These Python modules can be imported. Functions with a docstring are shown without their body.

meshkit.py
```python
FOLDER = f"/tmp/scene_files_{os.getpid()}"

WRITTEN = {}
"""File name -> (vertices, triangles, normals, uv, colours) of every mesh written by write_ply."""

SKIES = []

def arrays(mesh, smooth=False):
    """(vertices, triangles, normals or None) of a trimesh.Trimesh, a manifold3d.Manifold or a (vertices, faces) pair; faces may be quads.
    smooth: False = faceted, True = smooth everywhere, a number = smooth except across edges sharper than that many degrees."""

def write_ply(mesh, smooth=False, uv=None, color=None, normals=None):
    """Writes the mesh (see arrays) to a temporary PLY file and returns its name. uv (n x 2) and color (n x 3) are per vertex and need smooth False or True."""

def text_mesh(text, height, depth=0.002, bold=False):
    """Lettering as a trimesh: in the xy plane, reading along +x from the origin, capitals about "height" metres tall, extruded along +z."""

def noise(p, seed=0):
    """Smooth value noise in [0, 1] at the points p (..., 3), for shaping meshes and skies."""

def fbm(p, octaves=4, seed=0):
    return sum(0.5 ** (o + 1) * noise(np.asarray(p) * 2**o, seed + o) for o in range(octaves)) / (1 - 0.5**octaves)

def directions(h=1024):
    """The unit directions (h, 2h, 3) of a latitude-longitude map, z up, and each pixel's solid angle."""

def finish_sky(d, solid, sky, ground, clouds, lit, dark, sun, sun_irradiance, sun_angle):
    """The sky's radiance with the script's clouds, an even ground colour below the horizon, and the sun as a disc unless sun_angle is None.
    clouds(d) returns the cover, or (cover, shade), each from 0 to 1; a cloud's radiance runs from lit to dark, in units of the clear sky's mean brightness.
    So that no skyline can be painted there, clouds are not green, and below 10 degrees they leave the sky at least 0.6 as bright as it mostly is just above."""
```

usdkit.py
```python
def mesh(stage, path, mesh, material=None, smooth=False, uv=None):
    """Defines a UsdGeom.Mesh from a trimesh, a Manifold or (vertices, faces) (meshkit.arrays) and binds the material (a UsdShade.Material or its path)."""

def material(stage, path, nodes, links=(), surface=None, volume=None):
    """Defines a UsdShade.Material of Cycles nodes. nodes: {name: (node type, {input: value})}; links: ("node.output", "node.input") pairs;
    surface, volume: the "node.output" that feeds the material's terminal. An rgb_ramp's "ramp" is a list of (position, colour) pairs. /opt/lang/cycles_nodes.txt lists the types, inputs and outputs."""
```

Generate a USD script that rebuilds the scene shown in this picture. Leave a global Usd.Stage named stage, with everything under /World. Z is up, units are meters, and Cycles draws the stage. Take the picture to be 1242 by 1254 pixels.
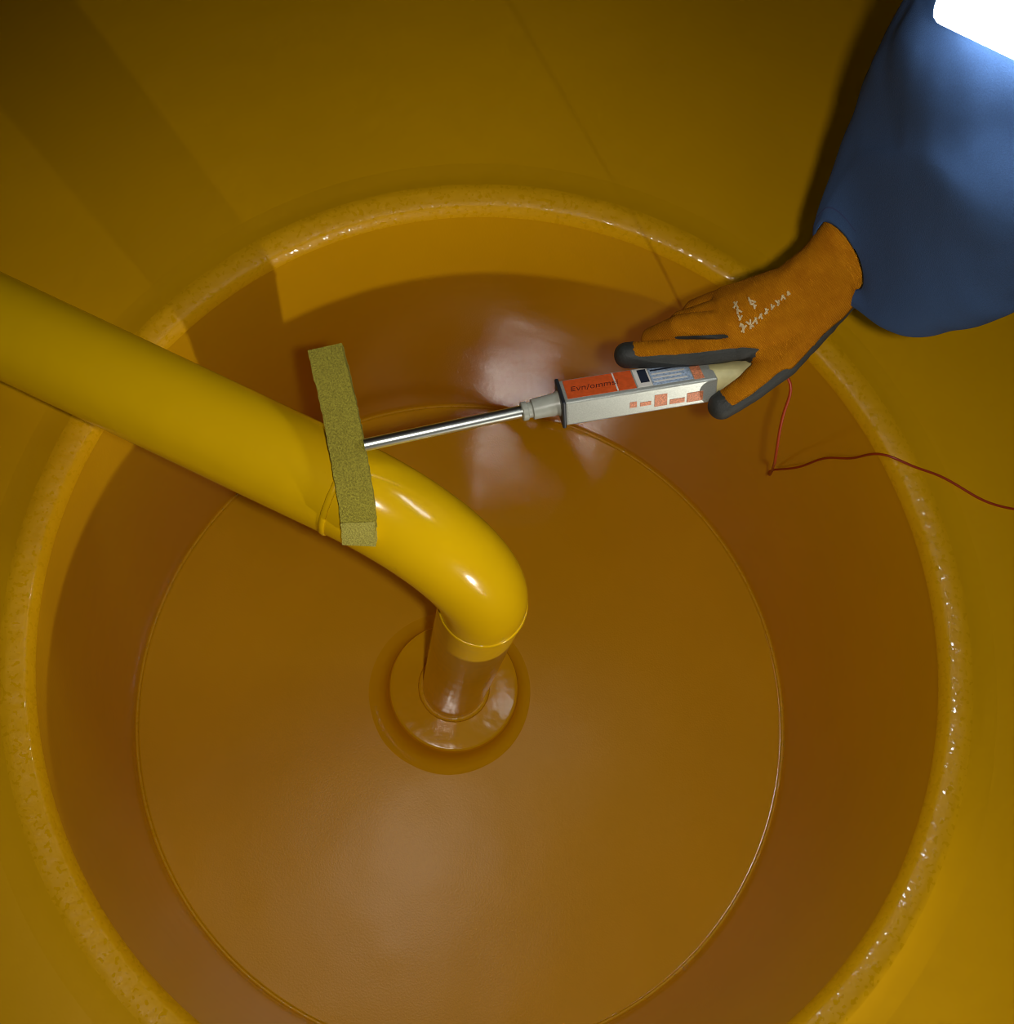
import math, random
import numpy as np
import trimesh
import manifold3d as m3
from scipy.interpolate import CubicSpline
from scipy.spatial import cKDTree
from pxr import Usd, UsdGeom, UsdLux, Gf, Sdf, UsdShade
import usdkit
import meshkit

rng = np.random.default_rng(7)
stage = Usd.Stage.CreateInMemory()
UsdGeom.SetStageUpAxis(stage, UsdGeom.Tokens.z)
UsdGeom.SetStageMetersPerUnit(stage, 1.0)
stage.SetDefaultPrim(UsdGeom.Xform.Define(stage, '/World').GetPrim())

# ------------------------------------------------------------------ camera
RIGHT = np.array([0.95116433, 0.28971731, 0.10653781])
UP = np.array([-0.30868499, 0.89271839, 0.32827952])
BACK = np.array([0.0, -0.3451344, 0.93855327])
EYE = np.array([-0.03243, -0.29375, 1.09134])
EXPOSURE = 0.0


def frame(xa, ya, za, o):
    return Gf.Matrix4d(*[float(v) for v in (*xa, 0, *ya, 0, *za, 0, *o, 1)])


cam = UsdGeom.Camera.Define(stage, '/World/camera')
cam.AddTransformOp().Set(frame(RIGHT, UP, BACK, EYE))
cam.CreateHorizontalApertureAttr(36.0)
cam.CreateVerticalApertureAttr(36.0 * 1254 / 1242)
cam.CreateFocalLengthAttr(36.0 * 1350 / 1242)
cam.CreateClippingRangeAttr(Gf.Vec2f(0.03, 100))
cam.CreateExposureAttr(EXPOSURE)

# ------------------------------------------------------------------ lights: the camera's own flash, just right of its lens
FLASH = 2850.0
LAMP_B = 11500.0        # torch lying on the shell beside the sump, below the frame
LAMP_C = 20.0          # hand lamp held above the sleeve
fl = UsdLux.SphereLight.Define(stage, '/World/camera_flash')
FT = math.radians(9.0)      # the flash head sits tilted a little towards the photographer
FB, FU = math.cos(FT) * BACK + math.sin(FT) * UP, math.cos(FT) * UP - math.sin(FT) * BACK
fl.AddTransformOp().Set(frame(RIGHT, FU, FB, EYE + 0.042 * RIGHT - 0.006 * UP + 0.01 * BACK))
fl.CreateRadiusAttr(0.013)
fl.CreateIntensityAttr(FLASH)
fl.CreateColorAttr(Gf.Vec3f(1.0, 0.93, 0.84))
fsh = UsdLux.ShapingAPI.Apply(fl.GetPrim())
fsh.CreateShapingConeAngleAttr(48.0)
fsh.CreateShapingConeSoftnessAttr(0.8)

# ------------------------------------------------------------------ helpers
used = {}


def numbered(parent, name):
    k = (parent, name)
    used[k] = used.get(k, -1) + 1
    return f'{parent}/{name}' + (f'_{used[k]:03d}' if used[k] else '')


def tag(prim, label=None, cat=None, group=None, kind=None):
    for key, v in (('label', label), ('category', cat), ('group', group), ('kind', kind)):
        if v:
            prim.SetCustomDataByKey(key, v)
    return prim


def thing(name, label=None, cat=None, loc=(0, 0, 0), kind=None, group=None):
    x = UsdGeom.Xform.Define(stage, numbered('/World', name))
    x.AddTranslateOp().Set(Gf.Vec3d(*map(float, loc)))
    p = tag(x.GetPrim(), label, cat, group, kind)
    ORIGIN[str(p.GetPath())] = np.array(loc, float)
    return p


ORIGIN = {}


def obj(name, mesh, mat, parent=None, smooth=35, label=None):
    """One Mesh prim under parent; the mesh is given in world coordinates."""
    base = str(parent.GetPath()) if parent is not None else '/World'
    o = ORIGIN.get(base, np.zeros(3))
    v, f, n = meshkit.arrays(mesh, False)
    path = numbered(base, name)
    ORIGIN[path] = o
    m = usdkit.mesh(stage, path, trimesh.Trimesh(v - o, f, process=False), mat, smooth)
    if label:
        m.GetPrim().SetCustomDataByKey('label', label)
    return m.GetPrim()


def grid(P, close_u=False, close_v=False, flip=False):
    """Mesh of a grid of points P[i, j]."""
    a, b = P.shape[:2]
    i, j = np.meshgrid(np.arange(a if close_u else a - 1), np.arange(b if close_v else b - 1), indexing='ij')
    i2, j2 = (i + 1) % a, (j + 1) % b
    q = np.stack([i * b + j, i2 * b + j, i2 * b + j2, i * b + j2], -1).reshape(-1, 4)
    if flip:
        q = q[:, ::-1]
    return trimesh.Trimesh(P.reshape(-1, 3), np.vstack([q[:, [0, 1, 2]], q[:, [0, 2, 3]]]), process=False)


def join(*ms):
    return trimesh.util.concatenate(list(ms))


def unit(v):
    v = np.asarray(v, float)
    return v / np.linalg.norm(v)


def tube(path, radii, sides=32, caps=True, up=(0, 0, 1)):
    p = np.asarray(path, float)
    r = np.broadcast_to(np.asarray(radii, float), (len(p),))
    t = np.gradient(p, axis=0)
    t /= np.linalg.norm(t, axis=1, keepdims=True)
    a = np.cross(t[0], up)
    if np.linalg.norm(a) < 1e-3:
        a = np.cross(t[0], (1, 0, 0))
    rings, ang = [], np.arange(sides) * 2 * np.pi / sides
    for k in range(len(p)):
        a = a - t[k] * (a @ t[k]); a /= np.linalg.norm(a)
        b = np.cross(t[k], a)
        rings.append(p[k] + r[k] * (np.cos(ang)[:, None] * a + np.sin(ang)[:, None] * b))
    P = np.array(rings)
    m = grid(P, close_v=True, flip=True)
    if caps:
        v, f, n = list(m.vertices), list(m.faces), len(p)
        for row, c, fl_ in ((0, p[0], False), (n - 1, p[-1], True)):
            ci = len(v); v.append(c)
            for k in range(sides):
                x, y = row * sides + k, row * sides + (k + 1) % sides
                f.append([ci, y, x] if fl_ else [ci, x, y])
        m = trimesh.Trimesh(np.array(v), np.array(f), process=False)
        m.fix_normals()
    return m


def rod(p, q, prof, sides=40):
    """Turned solid between p and q; prof = (share along, radius)."""
    p, q = np.asarray(p, float), np.asarray(q, float)
    return tube([p + (q - p) * s for s, _ in prof], [r for _, r in prof], sides)


def spline(pts, n):
    pts = np.asarray(pts, float)
    s = np.r_[0, np.cumsum(np.linalg.norm(np.diff(pts, axis=0), axis=1))]
    return CubicSpline(s, pts)(np.linspace(0, s[-1], n))


def ball(c, r, seg=24):
    return m3.Manifold.sphere(float(r), seg).translate([float(x) for x in c])


def rounded_box(size, r, seg=16):
    h = np.array(size) / 2 - r
    return m3.Manifold.batch_hull([ball(h * s, r, seg) for s in np.array(np.meshgrid([-1, 1], [-1, 1], [-1, 1])).reshape(3, -1).T])


def placed(mesh, xa, ya, za, o):
    v, f, _ = meshkit.arrays(mesh, False)
    return trimesh.Trimesh(v @ np.array([xa, ya, za]) + np.asarray(o), f, process=False)


# ------------------------------------------------------------------ materials
M = '/World/Looks/'


def coating(name, color, rough=0.2, fine=420.0, fine_d=0.00012, wave=26.0, wave_d=0.0012, spec=0.5, pool=None, speck=None):
    """Glossy epoxy paint with orange peel and a slow waviness; the tone drifts a little where the film is thicker."""
    c = np.array(color)
    more, links = {}, []
    if pool:       # thicker, glossier film where the paint pooled on the floor: (centre, inner radius, outer radius, roughness there)
        more = {'flat': ('vector_math', {'math_type': 'distance', 'vector2': pool[0]}),
                'gloss': ('rgb_ramp', {'ramp': [(0.0, (pool[3],) * 3), (pool[1], (pool[3],) * 3), (pool[2], (rough,) * 3), (1.0, (rough,) * 3)]}),
                'shine': ('rgb_ramp', {'ramp': [(0.0, (0.9,) * 3), (pool[1], (0.9,) * 3), (pool[2], (spec,) * 3), (1.0, (spec,) * 3)]})}
        links = [('tc.position', 'flat.vector1'), ('flat.value', 'gloss.fac'), ('gloss.color', 'p.roughness'), ('flat.value', 'shine.fac'), ('shine.color', 'p.specular_ior_level')]
    if speck:      # small glossy beads of paint on a duller weld
        more = {'sn': ('noise_texture', {'scale': 200.0, 'detail': 1.0}),
                'gloss': ('rgb_ramp', {'ramp': [(0.0, (rough,) * 3), (0.56, (rough,) * 3), (0.63, (speck,) * 3), (1.0, (speck,) * 3)]}),
                'shine': ('rgb_ramp', {'ramp': [(0.0, (0.18,) * 3), (0.56, (0.18,) * 3), (0.63, (1.0,) * 3), (1.0, (1.0,) * 3)]})}
        links = [('tc.position', 'sn.vector'), ('sn.fac', 'gloss.fac'), ('gloss.color', 'p.roughness'), ('sn.fac', 'shine.fac'), ('shine.color', 'p.specular_ior_level')]
    return usdkit.material(stage, M + name, {
        **more,
        'tc': ('geometry', {}),
        'n1': ('noise_texture', {'scale': fine, 'detail': 2.0}),
        'n2': ('noise_texture', {'scale': wave, 'detail': 1.0}),
        'n3': ('noise_texture', {'scale': 5.0, 'detail': 5.0}),
        'ramp': ('rgb_ramp', {'ramp': [(0.3, tuple(c * 0.93)), (0.7, tuple(c))]}),
        'b1': ('bump', {'strength': 1.0, 'distance': fine_d}),
        'b2': ('bump', {'strength': 1.0, 'distance': wave_d}),
        'p': ('principled_bsdf', {'roughness': rough, 'specular_ior_level': spec}),
    }, [('tc.position', 'n1.vector'), ('tc.position', 'n2.vector'), ('tc.position', 'n3.vector'),
        ('n3.fac', 'ramp.fac'), ('ramp.color', 'p.base_color'),
        ('n2.fac', 'b2.height'), ('b2.normal', 'b1.normal'), ('n1.fac', 'b1.height'), ('b1.normal', 'p.normal')] + links, surface='p.BSDF')


def plain(name, color, rough=0.5, metallic=0.0, noise_scale=0.0, noise_d=0.0, vary=0.0, spec=0.5):
    c = np.array(color, float)
    nodes = {'tc': ('geometry', {}), 'n': ('noise_texture', {'scale': noise_scale or 50.0, 'detail': 4.0}),
             'ramp': ('rgb_ramp', {'ramp': [(0.3, tuple(c * (1 - vary))), (0.7, tuple(np.minimum(c * (1 + vary), 1)))]}),
             'b': ('bump', {'strength': 1.0, 'distance': noise_d}),
             'p': ('principled_bsdf', {'roughness': rough, 'metallic': metallic, 'specular_ior_level': spec})}
    links = [('tc.position', 'n.vector'), ('n.fac', 'ramp.fac'), ('ramp.color', 'p.base_color')]
    if noise_d:
        links += [('n.fac', 'b.height'), ('b.normal', 'p.normal')]
    return usdkit.material(stage, M + name, nodes, links, surface='p.BSDF')


YEL = (0.74, 0.388, 0.002)
paint_shell = coating('shell_paint', YEL, rough=0.34, fine_d=0.00005, wave_d=0.0006, spec=0.35)
paint_wall = coating('sump_wall_paint', (0.74, 0.38, 0.003), rough=0.09, fine=420, fine_d=0.00014, wave=30, wave_d=0.0003, spec=0.95)
paint_base = coating('base_paint', (0.74, 0.38, 0.003), rough=0.16, fine=330, fine_d=0.00005, wave=50, wave_d=0.0007, spec=0.3)
paint_floor = coating('sump_floor_paint', (0.74, 0.38, 0.003), rough=0.34, fine=420, fine_d=0.00014, wave=10, wave_d=0.0010, spec=0.24, pool=((-0.085, 0.455, -0.51), 0.125, 0.20, 0.10))
paint_rim = coating('weld_paint', YEL, rough=0.40, fine=300, fine_d=0.0001, wave=70, wave_d=0.0008, speck=0.08)
paint_pipe = coating('pipe_paint', (0.80, 0.485, 0.003), rough=0.16, fine=300, fine_d=0.00002, wave=40, wave_d=0.0004)
foam = plain('foam_strip', (0.33, 0.285, 0.036), 0.95, noise_scale=700, noise_d=0.0012, vary=0.35, spec=0.2)
foam_worn = plain('foam_worn_end', (0.43, 0.38, 0.075), 0.9, noise_scale=700, noise_d=0.0010, vary=0.25, spec=0.2)
steel = plain('polished_steel', (0.78, 0.84, 0.80), 0.30, 1.0, noise_scale=300, noise_d=0.00001, vary=0.04)
ferrule_grey = plain('grey_plastic', (0.36, 0.37, 0.31), 0.35, noise_scale=200, vary=0.05)
body_alu = plain('silver_housing', (0.40, 0.42, 0.38), 0.36, 0.3, noise_scale=900, noise_d=0.00004, vary=0.12)
black_plastic = plain('black_plastic', (0.02, 0.024, 0.03), 0.45)
label_orange = plain('orange_label', (0.62, 0.09, 0.015), 0.5, noise_scale=250, vary=0.12)
label_blue = plain('blue_grey_label', (0.33, 0.42, 0.55), 0.5, noise_scale=500, vary=0.35)
label_white = plain('white_label', (0.68, 0.66, 0.6), 0.5)
ink_brown = plain('brown_ink', (0.09, 0.012, 0.006), 0.6)
ink_navy = plain('navy_ink', (0.012, 0.018, 0.035), 0.6)
print_red = plain('red_print', (0.64, 0.23, 0.11), 0.5, noise_scale=900, vary=0.4)
tape = plain('cream_handle', (0.52, 0.47, 0.22), 0.5, noise_scale=120, vary=0.1)
knit = usdkit.material(stage, M + 'orange_knit', {
    'tc': ('geometry', {}),
    'w': ('wave_texture', {'wave_type': 'bands', 'bands_direction': 'diagonal', 'scale': 260.0, 'distortion': 2.0, 'detail': 2.0}),
    'n': ('noise_texture', {'scale': 70.0, 'detail': 5.0}),
    'ramp': ('rgb_ramp', {'ramp': [(0.25, (0.345, 0.112, 0.001)), (0.75, (0.43, 0.155, 0.002))]}),
    'b': ('bump', {'strength': 0.7, 'distance': 0.0006}),
    'p': ('principled_bsdf', {'roughness': 0.9, 'specular_ior_level': 0.1}),
}, [('tc.position', 'w.vector'), ('tc.position', 'n.vector'), ('n.fac', 'ramp.fac'), ('ramp.color', 'p.base_color'),
    ('w.fac', 'b.height'), ('b.normal', 'p.normal')], surface='p.BSDF')
rubber = plain('dark_grey_rubber', (0.020, 0.022, 0.019), 0.65, noise_scale=900, noise_d=0.0003, vary=0.25)
print_white = plain('pale_glove_print', (0.48, 0.36, 0.18), 0.6)
cloth_blue = plain('blue_coverall_cloth', (0.043, 0.092, 0.215), 0.85, noise_scale=1200, noise_d=0.0003, vary=0.12, spec=0.2)
stitch_mat = plain('blue_seam_thread', (0.03, 0.05, 0.16), 0.9)
wire_red = plain('red_wire', (0.36, 0.035, 0.006), 0.45)
housing_grey = plain('lamp_housing', (0.12, 0.12, 0.13), 0.5)


def glowing(name, color, strength):
    return usdkit.material(stage, M + name, {'e': ('emission', {'color': color, 'strength': strength})}, [], surface='e.emission')


glow_c = glowing('lamp_diffuser_glow', (0.90, 0.97, 1.0), LAMP_C)

# ------------------------------------------------------------------ the tank: horizontal cylinder, its sump let into the bottom
R, DEPTH, RS, TILT = 0.47, 0.51, 5.00, 0.03     # the tank lies with a slight fall
TA = math.radians(20.5)
AX, NX = np.array([math.cos(TA), math.sin(TA)]), np.array([-math.sin(TA), math.cos(TA)])
ZOFF = R * R / (4 * RS)


def shell_z(x, y):
    p = x * NX[0] + y * NX[1]
    return RS - np.sqrt(np.maximum(RS * RS - p * p, 0)) - ZOFF + TILT * y


N = 720
th = np.arange(N) * 2 * np.pi / N
UH, VH = 3.0, math.pi * RS
tank = thing('tank_shell', 'large horizontal tank shell coated in glossy yellow paint around the sump opening', 'tank', kind='structure')
r0 = R + 0.040
cu, cp = r0 * np.cos(th), r0 * np.sin(th)
cv = RS * np.arcsin(cp / RS)
k = np.minimum(UH / np.maximum(np.abs(np.cos(th)), 1e-9), VH / np.maximum(np.abs(np.sin(th)), 1e-9))
ou, ov = k * np.cos(th), k * np.sin(th)
rows = []
for s in np.linspace(0, 1, 140) ** 1.8:
    u, v = cu + (ou - cu) * s, cv + (ov - cv) * s
    p, z = RS * np.sin(v / RS), RS * (1 - np.cos(v / RS)) - ZOFF
    y = u * AX[1] + p * NX[1]
    rows.append(np.stack([u * AX[0] + p * NX[0], y, z + TILT * y], -1))
obj('shell_plate', grid(np.array(rows), close_v=True, flip=True), paint_shell, tank, True)
for sgn in (-1, 1):
    rr = np.linspace(1, 0.0, 24)
    ph = np.arange(96) * 2 * np.pi / 96
    P = np.array([[np.r_[AX * sgn * (UH + 0.55 * math.sqrt(max(1 - q * q, 0))) + NX * RS * q * math.sin(a), RS - ZOFF - RS * q * math.cos(a)] for a in ph] for q in rr])
    P[..., 2] += TILT * P[..., 1]
    obj('tank_head', grid(P, close_v=True), paint_shell, tank, True)

# the sump: round wall, floor and the ground weld round its mouth
theta = th
cs, sn = np.cos(theta), np.sin(theta)


def lump(P, scale, amp, seed):
    return (meshkit.fbm(P * scale, 3, seed) - 0.5)[..., None] * 2 * amp


prof = [(-0.0015, -0.015), (-0.001, -0.012), (0.0005, -0.0085), (0.003, -0.0035), (0.006, -0.0012), (0.010, 0.0002), (0.015, 0.0016), (0.020, 0.0027), (0.024, 0.0030),
        (0.028, 0.0027), (0.034, 0.0017), (0.042, 0.0008), (0.052, 0.0002), (0.062, -0.0004)]
NB = 1440
tb = np.arange(NB) * 2 * np.pi / NB
rim = []
for dr_, h in prof:
    x, y = (R + dr_) * np.cos(tb), (R + dr_) * np.sin(tb)
    z = shell_z(x, y) + h
    P = np.stack([x, y, z], -1)
    amt = 0.0006 if 0.001 < dr_ < 0.026 else 0.0
    wob = lump(P, 55, amt, 3) + lump(P, 160, amt * 0.45, 11)
    P = P + wob * np.array([0, 0, 1.0])
    rim.append(P)
sump = thing('sump_wall', 'round yellow coated sump wall dropping from the tank bottom to the sump floor', 'sump', kind='structure')
obj('rim_weld', grid(np.array(rim[:10]), close_v=True, flip=True), paint_rim, sump, True)
obj('rim_flange', grid(np.array(rim[9:]), close_v=True, flip=True), paint_shell, sump, True)
wall = []
for s in np.linspace(0, 1, 40):
    top = shell_z(R * cs, R * sn) - 0.012
    q = R - 0.007 * np.exp(-((theta - math.radians(94.7)) / 0.15) ** 2) * min(1, max(0, (s - 0.12) / 0.3))     # the plate is a little out of round here
    x, y = q * cs, q * sn
    wall.append(np.stack([x, y, top + (-DEPTH + 0.006 - top) * s], -1))
for a in np.linspace(0, np.pi / 2, 6)[1:]:
    q = R - 0.006 * (1 - math.cos(a))
    wall.append(np.stack([q * cs, q * sn, np.full(N, -DEPTH + 0.006 * (1 - math.sin(a)))], -1))
obj('wall_plate', grid(np.array(wall), close_v=True, flip=True), paint_wall, sump, True)
seam = []
for a in np.arange(10) * 2 * np.pi / 10:      # fillet weld bead where wall meets floor
    P = np.stack([(R - 0.002 + 0.0026 * math.cos(a)) * np.cos(tb), (R - 0.002 + 0.0026 * math.cos(a)) * np.sin(tb), np.full(NB, -DEPTH + 0.0005 + 0.0026 * math.sin(a))], -1)
    seam.append(P + lump(P, 140, 0.0004, 5) * np.array([0, 0, 1.0]))
obj('seam_weld', grid(np.array(seam), close_u=True, close_v=True), paint_rim, sump, True)

fr = []
for q in np.linspace(0.0005, R, 60):
    x, y = q * cs, q * sn
    P = np.stack([x, y, np.full(N, -DEPTH + 0.0105 * math.cos(math.pi * q / (2 * R)) ** 2)], -1)      # slightly crowned
    fr.append(P + lump(P, 7, 0.0010, 21) * np.array([0, 0, 1.0]) * (1 if q < R - 0.01 else 0))
floor = obj('floor', grid(np.array(fr), close_v=True, flip=False), paint_floor, None, True)
tag(floor, 'glossy yellow round floor at the bottom of the sump', 'floor', kind='structure')

# ------------------------------------------------------------------ suction pipe with its elbow and the raised base under it
B = np.array([-0.0274, 0.0008])
ZP, BR, PR = 0.165, 0.15, 0.0445
DR = unit([-0.4926, 0.066])
DR3 = np.r_[DR, 0.0]


def elbow_point(a):
    return np.r_[B + DR * BR * (1 - math.sin(a)), ZP - BR * (1 - math.cos(a))]


pipe = thing('suction_pipe', 'thick yellow painted pipe bending down through an elbow into the sump', 'pipe', loc=(B[0], B[1], -DEPTH + 0.06))
s_end = 1.96
straight = [np.r_[B + DR * s, ZP] for s in np.linspace(s_end, BR, 60)]
obj('straight_pipe', tube(straight, PR, 96), paint_pipe, pipe, 60)
obj('elbow', tube([elbow_point(a) for a in np.linspace(0, np.pi / 2, 40)], PR, 96), paint_pipe, pipe, 60)
obj('vertical_pipe', tube([np.r_[B, z] for z in np.linspace(ZP - BR, -DEPTH + 0.06, 30)], PR, 96), paint_pipe, pipe, 60)


def weld_ring(c, axis, r, wr=0.003, name='weld_bead', h=0.0016):
    axis = unit(axis); a = unit(np.cross(axis, (0.3, 0.5, 0.81))); b = np.cross(axis, a)
    n = 240
    t = np.arange(n) * 2 * np.pi / n
    ring = np.array(c) + r * (np.cos(t)[:, None] * a + np.sin(t)[:, None] * b)
    P = []
    for q in np.arange(8) * 2 * np.pi / 8:
        rad = unit(1) if False else (ring - np.array(c)) / r
        P.append(ring + rad * h * math.sin(q) + axis * wr * math.cos(q))
    P = np.array(P)
    P = P + lump(P, 220, 0.0003, 9)
    obj(name, grid(P, close_u=True, close_v=True), paint_pipe, pipe, True)


weld_ring(np.r_[B + DR * BR, ZP], DR3, PR)
weld_ring(np.r_[B, ZP - BR], (0, 0, 1), PR)

base = thing('pipe_base', 'low round raised base on the sump floor under the vertical pipe', 'pipe base', loc=(B[0], B[1], -DEPTH))
bp = [(0.0, 0.060), (PR + 0.004, 0.060), (0.070, 0.060), (0.086, 0.0595), (0.0895, 0.058), (0.091, 0.0545), (0.0915, 0.050), (0.0928, 0.036), (0.0955, 0.025), (0.1010, 0.0165), (0.1090, 0.0115), (0.1180, 0.0088), (0.126, 0.0065)]
P = np.array([[[B[0] + q * math.cos(a), B[1] + q * math.sin(a), -DEPTH + h] for a in np.arange(180) * 2 * np.pi / 180] for q, h in bp[1:]])
P = np.concatenate([np.broadcast_to(np.array([B[0], B[1], -DEPTH + 0.06]), (1, 180, 3)) + 1e-5 * (P[:1] - P[:1].mean(1, keepdims=True)), P])
obj('base_drum', grid(P, close_v=True, flip=False), paint_base, base, 40)
pr = []
for q in np.arange(8) * 2 * np.pi / 8:
    t = np.arange(240) * 2 * np.pi / 240
    rad = PR + 0.001 + 0.005 * math.cos(q)
    Pq = np.stack([B[0] + rad * np.cos(t), B[1] + rad * np.sin(t), np.full(240, -DEPTH + 0.0605 + 0.004 * math.sin(q))], -1)
    pr.append(Pq + lump(Pq, 200, 0.0005, 4))
obj('weld_bead', grid(np.array(pr), close_u=True, close_v=True), paint_rim, base, True)

# ------------------------------------------------------------------ holiday detector: foam electrode, steel rod, ferrule, housing, handle
STRIP = [(-0.2232, 0.1117, 0.2336), (-0.2121, 0.0932, 0.2342), (-0.2008, 0.0759, 0.2332), (-0.1899, 0.0577, 0.2307), (-0.1794, 0.04, 0.2274), (-0.1699, 0.0231, 0.2234), (-0.1607, 0.007, 0.2174), (-0.1529, -0.0075, 0.2079), (-0.1471, -0.0186, 0.1952)]
ROD = [(-0.163, 0.0387, 0.2344), (-0.0414, 0.1138, 0.2397)]
FERRULE = [(-0.0463, 0.1105, 0.2395), (-0.013, 0.1311, 0.2418)]
BODY = [(-0.0166, 0.1287, 0.2409), (0.1006, 0.1892, 0.2535)]
HANDLE = [(0.0979, 0.1884, 0.2532), (0.1185, 0.1986, 0.2559), (0.1408, 0.2113, 0.2585), (0.1510, 0.2170, 0.2608)]
det = thing('holiday_detector', 'hand-held coating tester with silver housing, orange label, steel rod and mossy foam strip', 'tester', loc=HANDLE[0])


def strip_mesh(pts, w, t, n=60, seed=1):
    c = spline(pts, n)
    tg = np.gradient(c, axis=0); tg /= np.linalg.norm(tg, axis=1, keepdims=True)
    side = np.cross(tg, BACK); side /= np.linalg.norm(side, axis=1, keepdims=True)
    nr = np.cross(side, tg)
    hw, ht, m = w / 2, t / 2, 6
    sec = [(x, ht) for x in np.linspace(-hw, hw, m)] + [(hw, y) for y in np.linspace(ht, -ht, 4)[1:]] + [(x, -ht) for x in np.linspace(hw, -hw, m)[1:]] + [(-hw, y) for y in np.linspace(-ht, ht, 4)[1:-1]]
    P = np.array([[c[k] + side[k] * a + nr[k] * b for a, b in sec] for k in range(n)])
    P = P + lump(P, 300, 0.0006, seed) + lump(P, 60, 0.0005, seed + 5)
    mesh = grid(P, close_v=True)
    v, f = list(mesh.vertices), list(mesh.faces)
    L = len(sec)
    for row, fl_ in ((0, 1), (n - 1, 0)):
        ci = len(v); v.append(P[row].mean(0))
        f += [[ci, row * L + (q if fl_ else (q + 1) % L), row * L + ((q + 1) % L if fl_ else q)] for q in range(L)]
    mesh = trimesh.Trimesh(np.array(v), np.array(f), process=False)
    mesh.fix_normals()
    return mesh


TIP = (-0.1437, -0.0245, 0.1845)


def clear_of_pipe(p, r=0.0512):
    p, o = np.array(p), np.r_[B, ZP]
    s_ = (p - o) @ DR3
    drop = BR * (1 - math.sqrt(1 - min(1, max(0, (BR - s_) / BR)) ** 2))
    c = o + DR3 * s_ - np.array([0, 0, drop])
    d = p - c
    return c + d * max(1.0, r / np.linalg.norm(d))


STRIP, TIP = [clear_of_pipe(p) for p in STRIP], clear_of_pipe(TIP)
obj('electrode_strip', strip_mesh(STRIP, 0.0295, 0.010), foam, det, 50, 'mossy yellow-green foam strip pressed across the pipe')
obj('worn_tip', strip_mesh([0.6 * STRIP[-1] + 0.4 * STRIP[-2], STRIP[-1], TIP], 0.0285, 0.0112, 14, 8), foam_worn, det, 50)
obj('rod', rod(ROD[0], ROD[1], [(-.005, 0.0), (-.004, .0044), (0, .0054), (1, .0054), (1.001, 0)]), steel, det, 50, 'bright polished steel rod')
obj('ferrule', rod(FERRULE[0], FERRULE[1], [(-.021, .0), (-.02, .0075), (.0, .0082), (.10, .0082), (.12, .0068), (.2, .0068), (.22, .0088), (.75, .0098), (.8, .0112), (1.0, .0112), (1.01, 0)]), ferrule_grey, det, 40, 'grey plastic ferrule')
b0, b1 = np.array(BODY[0]), np.array(BODY[1])
bx = unit(b1 - b0)
vb = unit(BACK - bx * (BACK @ bx))
ub = np.cross(vb, bx)
if ub @ UP < 0:
    ub = -ub
al = math.radians(44)
fa = math.cos(al) * vb + math.sin(al) * ub         # outward normal of the labelled face
fb = math.sin(al) * vb - math.cos(al) * ub         # outward normal of the lower face
WA, WB = 0.031, 0.026
LB = np.linalg.norm(b1 - b0)
bc = (b0 + b1) / 2
za_side = np.cross(fa, bx)
obj('housing', placed(rounded_box((LB, WA, WB), 0.0022), bx, -fb, fa, bc) if abs(np.dot(np.cross(bx, -fb), fa) - 1) < .1 else placed(rounded_box((LB, WA, WB), 0.0022), -bx, -fb, fa, bc), body_alu, det, 40, 'silver square housing')
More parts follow.
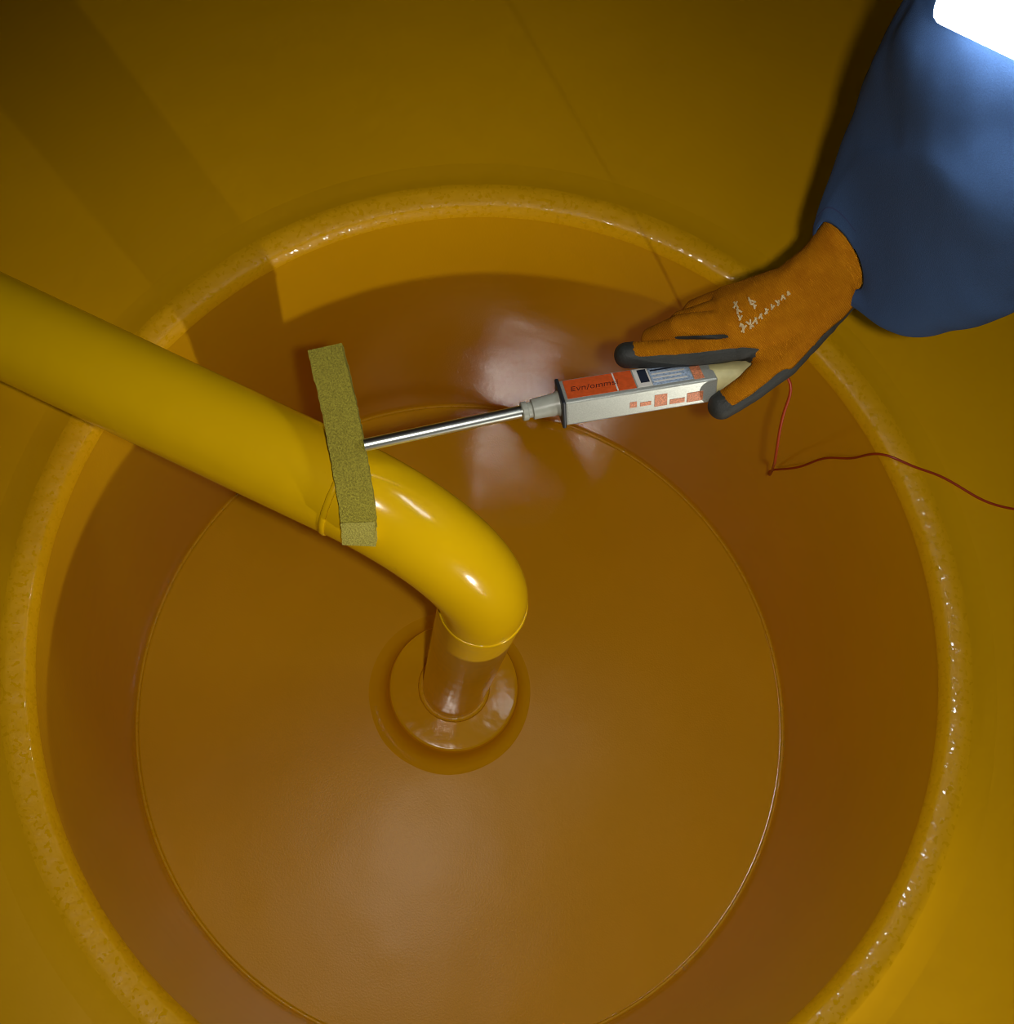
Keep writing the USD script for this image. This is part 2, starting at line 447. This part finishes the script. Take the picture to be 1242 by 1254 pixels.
obj('end_cap', placed(rounded_box((0.0035, WA + 0.003, WB + 0.003), 0.0015), bx, -fb, fa, b0 - bx * 0.001), black_plastic, det, 40, 'dark end plate of the housing')


def plate(name, x0, x1, y0, y1, mat, face='a', lift=0.0004, label=None):
    """Flat sticker on a face: x along the housing from its front end, y across the face from its lower edge."""
    nrm, yv, half, wid = (fa, -fb, WB / 2, WA) if face == 'a' else (fb, fa, WA / 2, WB)
    o = b0 + bx * (x0 + x1) / 2 + yv * ((y0 + y1) / 2 - wid / 2) + nrm * (half + lift / 2)
    m = trimesh.creation.box([x1 - x0, y1 - y0, lift])
    obj(name, placed(m, bx, yv, nrm, o), mat, det, False, label)


def lettering(name, text, x0, y0, h, mat, face='a', lift=0.0005, skew=0.0):
    nrm, yv, half, wid = (fa, -fb, WB / 2, WA) if face == 'a' else (fb, fa, WA / 2, WB)
    m = meshkit.text_mesh(text, h, 0.0002)
    v = np.array(m.vertices)
    v[:, 0] += skew * v[:, 1]
    m = trimesh.Trimesh(v, m.faces, process=False)
    obj(name, placed(m, bx, yv, nrm, b0 + bx * x0 + yv * (y0 - wid / 2) + nrm * (half + lift)), mat, det, False)


plate('orange_label', 0.0035, 0.0630, 0.0045, 0.0285, label_orange, label='orange sticker with brown handwriting')
lettering('handwriting', 'Evn/ommsi', 0.0075, 0.0130, 0.0058, ink_brown, skew=0.2)
plate('label_border', 0.0462, 0.0475, 0.0045, 0.0285, label_white, lift=0.0006)
plate('navy_mark', 0.0680, 0.0755, 0.0095, 0.0265, ink_navy, lift=0.0007)
plate('white_label', 0.0642, 0.0770, 0.0045, 0.0285, label_white)
plate('blue_label', 0.0775, 0.1120, 0.0045, 0.0285, label_blue, label='blue-grey printed sticker')
plate('red_band', 0.1130, 0.1215, 0.0035, 0.0285, print_red)
for (xa, xb, ya, yb) in [(0.0775, 0.0885, 0.006, 0.0185), (0.0560, 0.0620, 0.009, 0.0150), (0.0650, 0.0745, 0.009, 0.0130), (0.0910, 0.1040, 0.006, 0.0110), (0.1060, 0.1200, 0.005, 0.0150)]:
    plate('red_print', xa, xb, ya, yb, print_red, 'b')
for q in range(4):
    plate('print_line', 0.0790, 0.1080 - 0.004 * (q % 2), 0.0075 + q * 0.0050, 0.0092 + q * 0.0050, ink_navy if q == 3 else label_white, lift=0.0006)
hd = spline(HANDLE, 30)
obj('handle', tube(hd, np.interp(np.linspace(0, 1, 30), [0, .1, .2, .55, 1], [.0132, .0134, .0130, .0115, .0110]), 40), tape, det, 50, 'pale cream tapering handle')

# ------------------------------------------------------------------ the worker's arm: loose blue sleeve and dipped orange glove
person = thing('person', 'arm of a person in a blue coverall sleeve and an orange glove gripping the tester', 'person', loc=(0.1636, 0.268, 0.355))
SLEEVE = np.array([
    [(0.1582, 0.2716, 0.3563), (0.0243, -0.0204, -0.0075), (0.0034, -0.0052, 0.0253)],
    [(0.1669, 0.265, 0.3752), (0.0381, -0.0431, -0.0158), (0.0025, -0.0135, 0.0426)],
    [(0.1785, 0.2647, 0.407), (0.0544, -0.0576, -0.0212), (-0.0085, -0.0279, 0.0541)],
    [(0.1868, 0.2655, 0.4446), (0.066, -0.0647, -0.0238), (-0.0174, -0.0389, 0.0575)],
    [(0.1916, 0.2656, 0.4873), (0.0755, -0.0659, -0.0242), (-0.0238, -0.0478, 0.0559)],
    [(0.1958, 0.27, 0.5315), (0.08, -0.0651, -0.0239), (-0.0254, -0.0514, 0.0549)],
    [(0.2078, 0.2785, 0.5773), (0.0823, -0.0619, -0.0228), (-0.0265, -0.0541, 0.0513)],
    [(0.2217, 0.2862, 0.6227), (0.0797, -0.0576, -0.0212), (-0.0268, -0.0538, 0.0456)]])
ns, na = 110, 160
sp = CubicSpline(np.arange(len(SLEEVE)), SLEEVE)(np.linspace(0, len(SLEEVE) - 1, ns))
ang = np.arange(na) * 2 * np.pi / na


def sleeve_surface(off):
    P = []
    for k in range(ns):
        c, mj, mn = sp[k]
        rad = np.cos(ang)[:, None] * mj + np.sin(ang)[:, None] * mn
        t = k / (ns - 1)
        ln = np.linalg.norm(rad, axis=1, keepdims=True)
        q = c + rad
        fold = 0.0042 * np.sin(3 * ang + 9 * t + 1.5 * np.sin(2 * ang + 5 * t)) * min(1, 0.15 + 2.5 * t)
        fold = fold + (meshkit.fbm(q * np.array([16, 16, 9]), 3, 31) - 0.5) * 0.020 * min(1, 0.1 + 2 * t)
        P.append(q + rad / ln * (fold[:, None] + off))
    return np.array(P)


outer = sleeve_surface(0.0)
inner = sleeve_surface(-0.0022)
full = np.concatenate([inner[40::-1], outer, np.broadcast_to(outer[-1:].mean(1, keepdims=True), (1, na, 3))])
sl = grid(full, close_v=True)
sl.fix_normals()
sleeve = obj('sleeve', sl, cloth_blue, person, True, 'loose dark blue coverall sleeve')
hem = []
for q in np.arange(6) * 2 * np.pi / 6:
    hem.append(outer[5] + (outer[5] - sp[5][0]) / np.linalg.norm(outer[5] - sp[5][0], axis=1, keepdims=True) * 0.0006 * math.sin(q) + (outer[6] - outer[5]) / np.linalg.norm(outer[6] - outer[5], axis=1, keepdims=True) * 0.0006 * math.cos(q))
obj('hem_seam', grid(np.array(hem), close_u=True, close_v=True), stitch_mat, sleeve, True)

WRIST = np.array([(0.1689, 0.2917, 0.353), (0.1616, 0.2708, 0.3347), (0.148, 0.2502, 0.3165)])
INDEX = np.array([(0.112, 0.2106, 0.2859), (0.0767, 0.1983, 0.2729), (0.0499, 0.19, 0.2656), (0.024, 0.1822, 0.2595)])
MIDDLE = np.array([(0.0964, 0.2196, 0.2945), (0.059, 0.2131, 0.2762), (0.0426, 0.21, 0.2505), (0.0534, 0.2046, 0.2304)])
RING = np.array([(0.0907, 0.2323, 0.2918), (0.0618, 0.2258, 0.2649), (0.0538, 0.2216, 0.2388), (0.0687, 0.2104, 0.2219)])
PINKY = np.array([(0.0903, 0.2471, 0.2865), (0.0701, 0.2448, 0.2612), (0.0654, 0.238, 0.2374), (0.0823, 0.2264, 0.2225)])
THUMB = np.array([(0.1619, 0.2411, 0.3131), (0.1482, 0.2084, 0.2872), (0.1309, 0.1842, 0.2687), (0.1141, 0.1655, 0.2566)])
FR = {'index': (INDEX, [.0130, .0122, .0115, .0108]), 'middle': (MIDDLE, [.0135, .0118, .0112, .0100]), 'ring': (RING, [.0130, .0112, .0106, .0096]),
      'pinky': (PINKY, [.0120, .0100, .0095, .0088]), 'thumb': (THUMB, [.0180, .0150, .0125, .0112])}
hax = unit(INDEX[0] - WRIST[0])
wdir = unit(np.cross(hax, BACK))


def hull(*balls):
    return m3.Manifold.batch_hull([ball(c, r, 28) for c, r in balls])


parts = []
start = WRIST[0] + (WRIST[0] - WRIST[1]) * 0.5
for a, b, wa, wb in ((start, WRIST[1], .0115, .0120), (WRIST[1], WRIST[2], .0120, .0150)):
    parts.append(hull(*[(c + wdir * s * w, .0195) for c, w in ((a, wa), (b, wb)) for s in (-1, 1)]))
parts.append(hull(*[(WRIST[2] + wdir * s * .0150, .0190) for s in (-1, 1)], (INDEX[0], .0135), (MIDDLE[0], .0140), (RING[0], .0135), (PINKY[0], .0125)))
parts.append(hull((WRIST[2] + wdir * .006, .018), (WRIST[2] - wdir * .006, .018), (THUMB[0], .0185), (INDEX[0], .0130)))
parts.append(hull((WRIST[1] , .0190), (THUMB[0], .0185), (WRIST[2], .019)))
parts.append(hull((THUMB[0], .0180), (THUMB[1], .0145), (INDEX[0] + (THUMB[1] - INDEX[0]) * .25, .0105)))
for nm, (J, rad) in FR.items():
    for q in range(3):
        parts.append(hull((J[q], rad[q]), (J[q + 1], rad[q + 1])))
gl = m3.Manifold.batch_boolean(parts, m3.OpType.Add).refine_to_length(0.0021)
gv, gf, _ = meshkit.arrays(gl, False)
gm = trimesh.Trimesh(gv, gf, process=True)
trimesh.smoothing.filter_taubin(gm, lamb=0.5, nu=0.52, iterations=14)
gv, gf = np.array(gm.vertices), np.array(gm.faces)
wr = (meshkit.fbm(gv * 90, 3, 17) - .5) * 0.0016
gv = gv + np.array(gm.vertex_normals) * wr[:, None]
cut = (gv - (WRIST[0] + hax * -0.006)) @ hax      # open cuff inside the sleeve
gm = trimesh.Trimesh(gv, gf, process=False)
glove = obj('glove', gm, knit, person, True, 'orange knitted work glove')

# the dipped coating: one field over the glove, positive on the palm side
bones = []
DOWN = -UP
P_INDEX = unit(DOWN * 0.9 - BACK * 0.5)
P_THUMB = unit(RIGHT * 0.5 + DOWN * 0.85 - BACK * 0.55)
P_PALM = unit(RIGHT * 0.40 + DOWN * 0.62 - BACK * 0.85)
for nm, (J, rad) in FR.items():
    pd, thr = {'index': (P_INDEX, -0.22), 'thumb': (P_THUMB, -0.05)}.get(nm, (P_INDEX, 0.25))
    for q in range(3):
        bones.append((J[q], J[q + 1], rad[q], rad[q + 1], pd, thr + (0.35 if nm == 'thumb' and q == 0 else 0.0), q == 2))
bones.append((WRIST[2], (INDEX[0] + PINKY[0]) / 2, .03, .022, P_PALM, 0.55, False))
bones.append((WRIST[1], WRIST[2], .028, .03, P_PALM, 0.50, False))
bones.append((start, WRIST[1], .028, .028, P_PALM, 2.0, False))
best, field = np.full(len(gv), 9.0), np.zeros(len(gv))
for a, b, ra, rb, pd, thr, tip in bones:
    ab = b - a
    t = ((gv - a) @ ab) / (ab @ ab)
    tc = np.clip(t, 0, 1)
    rr = ra + (rb - ra) * tc
    d = gv - (a + tc[:, None] * ab)
    dist = np.linalg.norm(d, axis=1) - rr
    g = (d @ pd) / rr - thr
    if tip:
        g = np.maximum(g, (t - 0.80) * 3.0)
    near = dist < best
    field[near] = g[near]
    best = np.minimum(best, dist)
adj = gm.edges_unique
for _ in range(5):      # soften the field along the surface
    s, c = field.copy(), np.ones(len(gv))
    np.add.at(s, adj[:, 0], field[adj[:, 1]]); np.add.at(s, adj[:, 1], field[adj[:, 0]])
    np.add.at(c, adj.ravel(), 1)
    field = s / c


def iso_part(v, f, g):
    """The part of the mesh where g > 0, cut along the line g = 0."""
    out_v, out_f, cache = list(v), [], {}

    def cross(i, j):
        key = (min(i, j), max(i, j))
        if key not in cache:
            t = g[i] / (g[i] - g[j])
            cache[key] = len(out_v)
            out_v.append(v[i] + (v[j] - v[i]) * t)
        return cache[key]

    for tri in f:
        on = g[tri] > 0
        if on.all():
            out_f.append(list(tri))
        elif on.any():
            poly = []
            for q in range(3):
                i, j = tri[q], tri[(q + 1) % 3]
                if g[i] > 0:
                    poly.append(i)
                if (g[i] > 0) != (g[j] > 0):
                    poly.append(cross(i, j))
            out_f += [[poly[0], poly[q], poly[q + 1]] for q in range(1, len(poly) - 1)]
    m = trimesh.Trimesh(np.array(out_v), np.array(out_f), process=False)
    m.remove_unreferenced_vertices()
    return m


dip = iso_part(gv, gf, field)
dn = np.array(dip.vertex_normals)
dip = trimesh.Trimesh(np.array(dip.vertices) + dn * 0.0007, dip.faces, process=False)
obj('rubber_dip', dip, rubber, glove, True, 'dark grey rubber coating on palm and fingertips')

# pale printed marks on the back of the hand, laid onto the knit
lat = np.stack([gv @ RIGHT, gv @ UP], -1)
gh = gv @ BACK
tree = cKDTree(lat)
marks = random.Random(4)


def laid(m2):
    m2 = m2.subdivide_to_size(0.002) if hasattr(m2, 'subdivide_to_size') else m2
    v = np.array(m2.vertices)
    _, idx = tree.query(v[:, :2], k=10)
    h = gh[idx].max(1) + 0.0006 + v[:, 2]
    return trimesh.Trimesh(v[:, :1] * RIGHT + v[:, 1:2] * UP + h[:, None] * BACK, m2.faces, process=False)


def on_plane(px, py, depth=0.895):
    p = EYE + depth * ((px - 621) / 1350 * RIGHT - (py - 627) / 1350 * UP - BACK)
    return np.array([p @ RIGHT, p @ UP])


fleck = []
for (x0, y0, x1, y1, n, hgt) in [(913, 402, 970, 356, 9, 11), (905, 365, 914, 398, 4, 9), (922, 362, 928, 374, 2, 9)]:
    for q in range(n):
        t = (q + 0.5) / n
        hh = hgt * (1.0 if q < 3 else 0.62) * marks.uniform(.75, 1.1)
        cx, cy = x0 + (x1 - x0) * t, y0 + (y1 - y0) * t
        tilt = marks.uniform(-.5, .5) - 0.2
        for s in range(2):
            c = on_plane(cx + marks.uniform(-1.5, 1.5), cy + marks.uniform(-1, 1))
            w, l = 2.1 / 1500, hh / 1500
            m = trimesh.creation.box([w, l, 0.0004])
            m.apply_transform(trimesh.transformations.rotation_matrix(tilt + s * 0.9, [0, 0, 1]))
            m.apply_translation([c[0], c[1], 0])
            fleck.append(laid(m))
obj('glove_print', join(*fleck), print_white, glove, False, 'worn pale printed marks')

# ------------------------------------------------------------------ earth wire
WIRE = [(0.1500, 0.2160, 0.2600), (0.1682, 0.2098, 0.2515), (0.1756, 0.201, 0.2238), (0.1859, 0.1896, 0.1823), (0.2240, 0.2450, 0.0300), (0.2700, 0.3300, -0.1750), (0.2845, 0.3610, -0.2230), (0.2890, 0.3660, -0.2290), (0.2930, 0.3630, -0.2170), (0.3076, 0.3501, -0.1601), (0.3174, 0.3412, -0.1064), (0.3336, 0.3254, -0.0559),
        (0.3530, 0.3090, -0.0050), (0.3820, 0.3058, -0.0035), (0.4129, 0.3059, -0.0060), (0.4434, 0.3002, -0.0155), (0.4689, 0.2948, -0.0175), (0.5143, 0.2983, -0.0183), (0.5695, 0.3092, -0.0186), (0.6472, 0.3156, -0.0190)]
WIRE = [w if k < 12 else (w[0], w[1], float(shell_z(w[0], w[1])) + 0.0016 + 0.0032 * math.exp(-((math.hypot(w[0], w[1]) - R - 0.018) / 0.028) ** 2)) for k, w in enumerate(WIRE)]
wire = obj('earth_wire', tube(spline(WIRE, 160), 0.0014, 10), wire_red, None, True)
tag(wire, 'thin red earth wire hanging from the gloved hand and trailing over the sump rim', 'wire')

# ------------------------------------------------------------------ inspection lamp held over the sleeve: a lit tube between end caps
P0 = EYE + 0.60 * ((1139 - 621) / 1350 * RIGHT - (13 - 627) / 1350 * UP - BACK)
E1 = unit(np.array([0.9757, -0.2056, -0.0756]) + 0.20 * BACK - 0.03 * UP)
LR, LL = 0.028, 0.26
side = unit(np.cross(BACK, E1)) if np.cross(BACK, E1) @ UP > 0 else -unit(np.cross(BACK, E1))
LC = P0 + side * LR
lamp = thing('hand_lamp', 'white glowing tube of an inspection lamp above the blue sleeve', 'lamp', loc=LC)
obj('glowing_tube', rod(LC, LC + E1 * LL, [(0.0, 0.0), (0.001, LR * .80), (0.008, LR * .93), (0.02, LR * 0.99), (0.03, LR), (0.97, LR), (1.0, LR)], 64), glow_c, lamp, 40, 'lit white tube')
obj('end_cap', rod(LC + E1 * LL, LC + E1 * (LL + 0.03), [(0, 0), (.01, LR * 1.06), (.8, LR * 1.06), (1.0, LR * .8), (1.01, 0)], 48), housing_grey, lamp, 40)
obj('grip', rod(LC + E1 * (LL + 0.03), LC + E1 * (LL + 0.15), [(0, 0), (.01, .017), (.9, .019), (1.0, .014), (1.01, 0)], 40), housing_grey, lamp, 40)

# ------------------------------------------------------------------ torch lying on the shell, below the frame, shining across the sump
WL = np.array([1.071, -0.736, 0.1035])
aim = unit(np.array([-0.34, 0.215, 0.15]) - WL)
wx = unit(np.cross((0, 0, 1), aim)); wy = np.cross(aim, wx)
zf = float(shell_z(WL[0], WL[1]))
torch = thing('torch', 'black torch lying on the tank bottom beside the sump rim, switched on', 'torch', loc=(WL[0], WL[1], zf))
obj('barrel', rod(WL - aim * 0.004, WL - aim * 0.150, [(-.001, .0165), (0, .0185), (.10, .0190), (.22, .0180), (.32, .0130), (.34, .0125), (.95, .0125), (.985, .0115), (1.0, 0.0)]), black_plastic, torch, 40)
obj('reflector', rod(WL - aim * 0.026, WL - aim * 0.0035, [(0, 0.002), (.25, .0085), (.6, .0130), (1.0, .0160)]), steel, torch, True)
obj('bezel', tube([WL - aim * 0.006, WL - aim * 0.003, WL - aim * 0.001], [.0192, .0196, .0188], 48, caps=False), black_plastic, torch, 40)
spot = UsdLux.SphereLight.Define(stage, str(torch.GetPath()) + '/beam')
spot.AddTransformOp().Set(frame(wx, wy, -aim, WL + aim * 0.002 - ORIGIN[str(torch.GetPath())]))
spot.CreateRadiusAttr(0.008)
spot.CreateIntensityAttr(LAMP_B)
spot.CreateColorAttr(Gf.Vec3f(1.0, 0.97, 0.86))
sh = UsdLux.ShapingAPI.Apply(spot.GetPrim())
sh.CreateShapingConeAngleAttr(23.0)
sh.CreateShapingConeSoftnessAttr(0.9)
